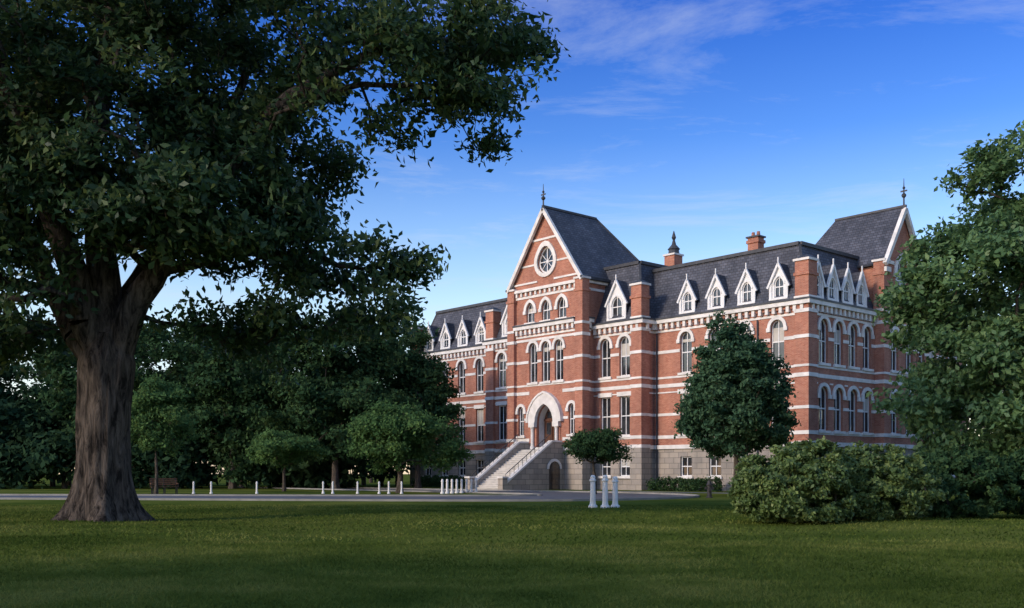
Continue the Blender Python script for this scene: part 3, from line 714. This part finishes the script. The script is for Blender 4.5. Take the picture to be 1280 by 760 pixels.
def gh(x,y):
    f=np.clip((42-y)/10,0,1)*np.clip((y+40)/10,0,1)
    return f*(0.06*np.sin(x*0.21+1)*np.cos(y*0.17)+0.035*np.sin(x*0.5+y*0.31))
gx=np.concatenate([np.linspace(-1500,-70,8),np.linspace(-60,60,121),np.linspace(70,1500,8)])
gy=np.concatenate([np.linspace(-300,-30,4),np.linspace(-20,50,71),np.linspace(60,2500,12)])
GX,GY=np.meshgrid(gx,gy); GZ=gh(GX,GY)
V=np.stack([GX,GY,GZ],axis=2).reshape(-1,3); nx=len(gx); ny=len(gy)
ii,jj=np.meshgrid(np.arange(nx-1),np.arange(ny-1)); q=(jj*nx+ii).ravel()
mk_np('lawn_ground',V,np.stack([q,q+1,q+nx+1,q+nx],axis=1),M['lawn'],smooth=True)
def grass():
    r=np.random.default_rng(5); Xs=[];Ys=[];S=[]
    for (y0,y1,n,h,w_) in ((7.5,13,130000,0.040,0.0075),(13,20,90000,0.045,0.011),(20,42,75000,0.055,0.021)):
        y=y0+(y1-y0)*r.random(n); x=(r.random(n)*2-1)*(y1*0.56+3.0)
        Xs.append(x);Ys.append(y);S.append(np.stack([np.full(n,h),np.full(n,w_)],axis=1))
    x=np.concatenate(Xs);y=np.concatenate(Ys);S=np.concatenate(S); n=len(x)
    z=gh(x,y)-0.005; h=S[:,0]*(0.5+r.random(n)*0.8); w_=S[:,1]*(0.7+0.6*r.random(n))
    a=r.random(n)*2*np.pi; lx=r.normal(size=n)*0.8*h; ly=r.normal(size=n)*0.8*h
    P=np.stack([x,y,z],axis=1); d=np.stack([np.cos(a),np.sin(a),np.zeros(n)],axis=1)*w_[:,None]
    T=P+np.stack([lx,ly,h],axis=1)
    V=np.stack([P-d,P+d,T],axis=1).reshape(-1,3); F=np.arange(3*n).reshape(-1,3)
    pn=np.array([noise.noise(Vector((float(i)*0.3,float(j)*0.3,0)))+0.5*noise.noise(Vector((float(i)*1.3,float(j)*1.3,5))) for i,j in zip(x,y)])
    v=np.clip(0.48+pn*0.9+r.normal(size=n)*0.14,0,1)
    mk_np('lawn_grass',V,F,M['grass_blade'],None,var=v)
grass()
def catmull(P,k=8):
    P=[Vector((*p,0)) for p in P]; out=[]
    for i in range(len(P)-1):
        a=P[max(i-1,0)];b=P[i];c=P[i+1];d=P[min(i+2,len(P)-1)]
        for s in range(k):
            t=s/k; out.append(0.5*((2*b)+(-a+c)*t+(2*a-5*b+4*c-d)*t*t+(-a+3*b-3*c+d)*t**3))
    out.append(P[-1]); return out
def ribbon(name, pts, wl, wr_, z, mat, kerb=False):
    c=catmull(pts); mb=MB(); L=[];R=[]
    for i,p in enumerate(c):
        t=(c[min(i+1,len(c)-1)]-c[max(i-1,0)]).normalized(); nrm=Vector((-t.y,t.x,0))
        f=i/(len(c)-1)*(len(wl)-1); a=int(min(f,len(wl)-2)) if len(wl)>1 else 0
        wL=wl[a]+(wl[a+1]-wl[a])*(f-a) if len(wl)>1 else wl[0]
        wR=wr_[a]+(wr_[a+1]-wr_[a])*(f-a) if len(wr_)>1 else wr_[0]
        L.append((p+nrm*wL,nrm)); R.append((p-nrm*wR,-nrm))
    for i in range(len(c)-1):
        a,b,cc_,d=R[i][0],R[i+1][0],L[i+1][0],L[i][0]
        mb.poly(mat,[(a.x,a.y,z),(b.x,b.y,z),(cc_.x,cc_.y,z),(d.x,d.y,z)])
        if kerb:
            for S_ in (L,R):
                p0,n0=S_[i];p1,n1=S_[i+1]; q0=p0+n0*0.16;q1=p1+n1*0.16
                mb.hexa('concrete',[(p0.x,p0.y,-0.1),(q0.x,q0.y,-0.1),(q1.x,q1.y,-0.1),(p1.x,p1.y,-0.1),(p0.x,p0.y,0.1),(q0.x,q0.y,0.1),(q1.x,q1.y,0.1),(p1.x,p1.y,0.1)])
    return mb.single(name)
ribbon('driveway',[(-90,60),(-50,58),(-25,56),(-8,54),(1,54),(6,58.5),(4,66),(-3,74),(-14,86),(-24,98)],[4,4,4,4.5,5,4.5,4,3.6,3.2,3],[4.5,4.5,4.5,5.5,6,4.5,3.6,3.2,3,3],0.006,'asphalt',kerb=True)
pa=[bw(6,-6.5),bw(-4,-6),bw(-12,-6.5),bw(-19,-11.5)]
ribbon('footpath',pa,[0.9],[0.9],0.010,'concrete')
ribbon('footpath',[bw(-22.8,-9.9),bw(-22.8,-12),bw(-22.8,-14.5)],[2.2],[2.2],0.014,'concrete')

# ------------------------------------------------------------------ street furniture
def bollard(x,y,h=1.2,r_=0.1,z=0):
    mb=MB()
    mb.lathe('paint',0,0,[(r_*1.7,-0.05),(r_*1.7,h*0.09),(r_*1.2,h*0.12),(r_*1.05,h*0.2),(r_*0.92,h*0.80),(r_*1.25,h*0.82),(r_*1.25,h*0.86),(r_*0.9,h*0.88),(r_*0.95,h*0.95),(r_*0.6,h*0.99),(r_*0.1,h)],14)
    return mb.single('bollard',(x,y,z))
bollard(3.0,38.0,1.25); bollard(3.42,37.6,1.25); bollard(3.85,38.2,1.2)
for px,d in ((242,66),(264,66),(321,66),(404,66),(416,66),(447,66),(474,66),(486,66),(502,66)):
    bollard((px-640)/1280*d,d,0.8,0.06)
for i in range(8):
    bollard((553+i*6-640)/1280*(66+i*0.6),66+i*0.6,0.95,0.08)
M['iron']=simple_mat('painted_iron',(0.02,0.02,0.022),(0.05,0.045,0.045),scale=5,rough=0.45)
mb=MB(); mb.lathe('iron',0,0,[(0.2,-0.05),(0.2,0.05),(0.13,0.07),(0.12,0.65),(0.17,0.67),(0.17,0.72),(0.13,0.76),(0.1,0.88),(0.04,0.93),(0.04,1.0)],14)
mb.beam('iron',(-0.24,0,0.52),(0.24,0,0.52),0.13,0.13); mb.beam('iron',(0,0,0.45),(0,-0.22,0.45),0.16,0.16); mb.single('fire_hydrant',(10.6,55,0))
M['wood']=simple_mat('bench_wood',(0.10,0.05,0.03),(0.17,0.09,0.055),scale=6,rough=0.7)
mb=MB()
for i in range(4): mb.box('wood',-0.85,0.85,-0.25+i*0.13,-0.15+i*0.13,0.43,0.46)
for i in range(4): mb.box('wood',-0.85,0.85,0.27+i*0.03,0.30+i*0.03,0.55+i*0.12,0.64+i*0.12)
for x in (-0.75,0,0.75):
    mb.box('iron',x-0.03,x+0.03,-0.24,-0.18,0,0.43); mb.box('iron',x-0.03,x+0.03,0.2,0.26,0,0.43); mb.beam('iron',(x,0.25,0.4),(x,0.4,1.02),0.05,0.05)
    mb.box('iron',x-0.03,x+0.03,-0.25,0.26,0.39,0.428)
for x in (-0.82,0.82): mb.box('wood',x-0.04,x+0.04,-0.28,0.3,0.64,0.68); mb.box('iron',x-0.025,x+0.025,-0.24,-0.19,0.46,0.64)
mb.single('park_bench',(-22.4,66,0),0.5)

# ------------------------------------------------------------------ light + sky
S=Vector((-0.80,-0.52,0.40)).normalized()
el=math.asin(S.z); rot=math.atan2(S.x,S.y)
ld=bpy.data.lights.new('sun','SUN'); ld.energy=2.7; ld.angle=math.radians(10); ld.color=(1.0,0.82,0.64)
lo=bpy.data.objects.new('sun',ld); lo.rotation_euler=(-S).to_track_quat('-Z','Y').to_euler(); lo.location=(-60,-30,60); COL.objects.link(lo)
wd=bpy.data.worlds.new('World'); scene.world=wd; wd.use_nodes=True; nt=wd.node_tree; nt.nodes.clear()
out=N(nt,'ShaderNodeOutputWorld'); bg=N(nt,'ShaderNodeBackground'); bg.inputs['Strength'].default_value=0.15
sky=N(nt,'ShaderNodeTexSky',sky_type='NISHITA'); sky.sun_disc=False; sky.sun_elevation=el; sky.sun_rotation=rot; sky.ozone_density=3.0; sky.dust_density=0.6; sky.air_density=1.0
tc=N(nt,'ShaderNodeTexCoord'); sp=N(nt,'ShaderNodeSeparateXYZ'); nt.links.new(tc.outputs['Generated'],sp.inputs[0])
gr=ramp(nt,[(0.0,(1.05,0.84,0.76)),(0.14,(0.98,0.86,0.78)),(0.22,(0.64,0.68,0.76)),(0.31,(0.26,0.43,0.72)),(0.42,(0.09,0.26,0.66)),(0.62,(0.80,0.82,0.86)),(1.0,(1.05,1.0,0.94))])
nt.links.new(sp.outputs[2],gr.inputs[0])
mul=N(nt,'ShaderNodeVectorMath',operation='MULTIPLY'); nt.links.new(sky.outputs[0],mul.inputs[0]); nt.links.new(gr.outputs[0],mul.inputs[1])
scl=N(nt,'ShaderNodeVectorMath',operation='SCALE'); scl.inputs['Scale'].default_value=2.0; nt.links.new(mul.outputs[0],scl.inputs[0])
mz=N(nt,'ShaderNodeMath',operation='MAXIMUM'); mz.inputs[1].default_value=0.08; nt.links.new(sp.outputs[2],mz.inputs[0])
dx=N(nt,'ShaderNodeMath',operation='DIVIDE'); dy=N(nt,'ShaderNodeMath',operation='DIVIDE')
nt.links.new(sp.outputs[0],dx.inputs[0]); nt.links.new(mz.outputs[0],dx.inputs[1]); nt.links.new(sp.outputs[1],dy.inputs[0]); nt.links.new(mz.outputs[0],dy.inputs[1])
cb=N(nt,'ShaderNodeCombineXYZ'); nt.links.new(dx.outputs[0],cb.inputs[0]); nt.links.new(dy.outputs[0],cb.inputs[1])
mp=N(nt,'ShaderNodeMapping'); mp.inputs['Rotation'].default_value=(0,0,0.5); mp.inputs['Scale'].default_value=(1.0,1.8,1); nt.links.new(cb.outputs[0],mp.inputs[0])
cn=N(nt,'ShaderNodeTexNoise'); cn.inputs['Scale'].default_value=0.95; cn.inputs['Detail'].default_value=10; cn.inputs['Roughness'].default_value=0.68; cn.inputs['Distortion'].default_value=0.4
nt.links.new(mp.outputs[0],cn.inputs['Vector'])
cr=ramp(nt,[(0.51,(0,0,0)),(0.86,(0.6,0.6,0.6))]); nt.links.new(cn.outputs['Fac'],cr.inputs[0])
mx=N(nt,'ShaderNodeMixRGB'); mx.inputs[2].default_value=(4.6,5.1,6.0,1); nt.links.new(cr.outputs[0],mx.inputs[0]); nt.links.new(scl.outputs[0],mx.inputs[1])
nt.links.new(mx.outputs[0],bg.inputs[0]); nt.links.new(bg.outputs[0],out.inputs[0])

# ------------------------------------------------------------------ camera
cd=bpy.data.cameras.new('camera'); cd.sensor_width=36; cd.lens=36; cd.shift_y=212/1280; cd.clip_end=5000; cd.clip_start=0.1
co=bpy.data.objects.new('camera',cd); co.location=(0,0,1.3); co.rotation_euler=(math.radians(90),0,0); COL.objects.link(co); scene.camera=co
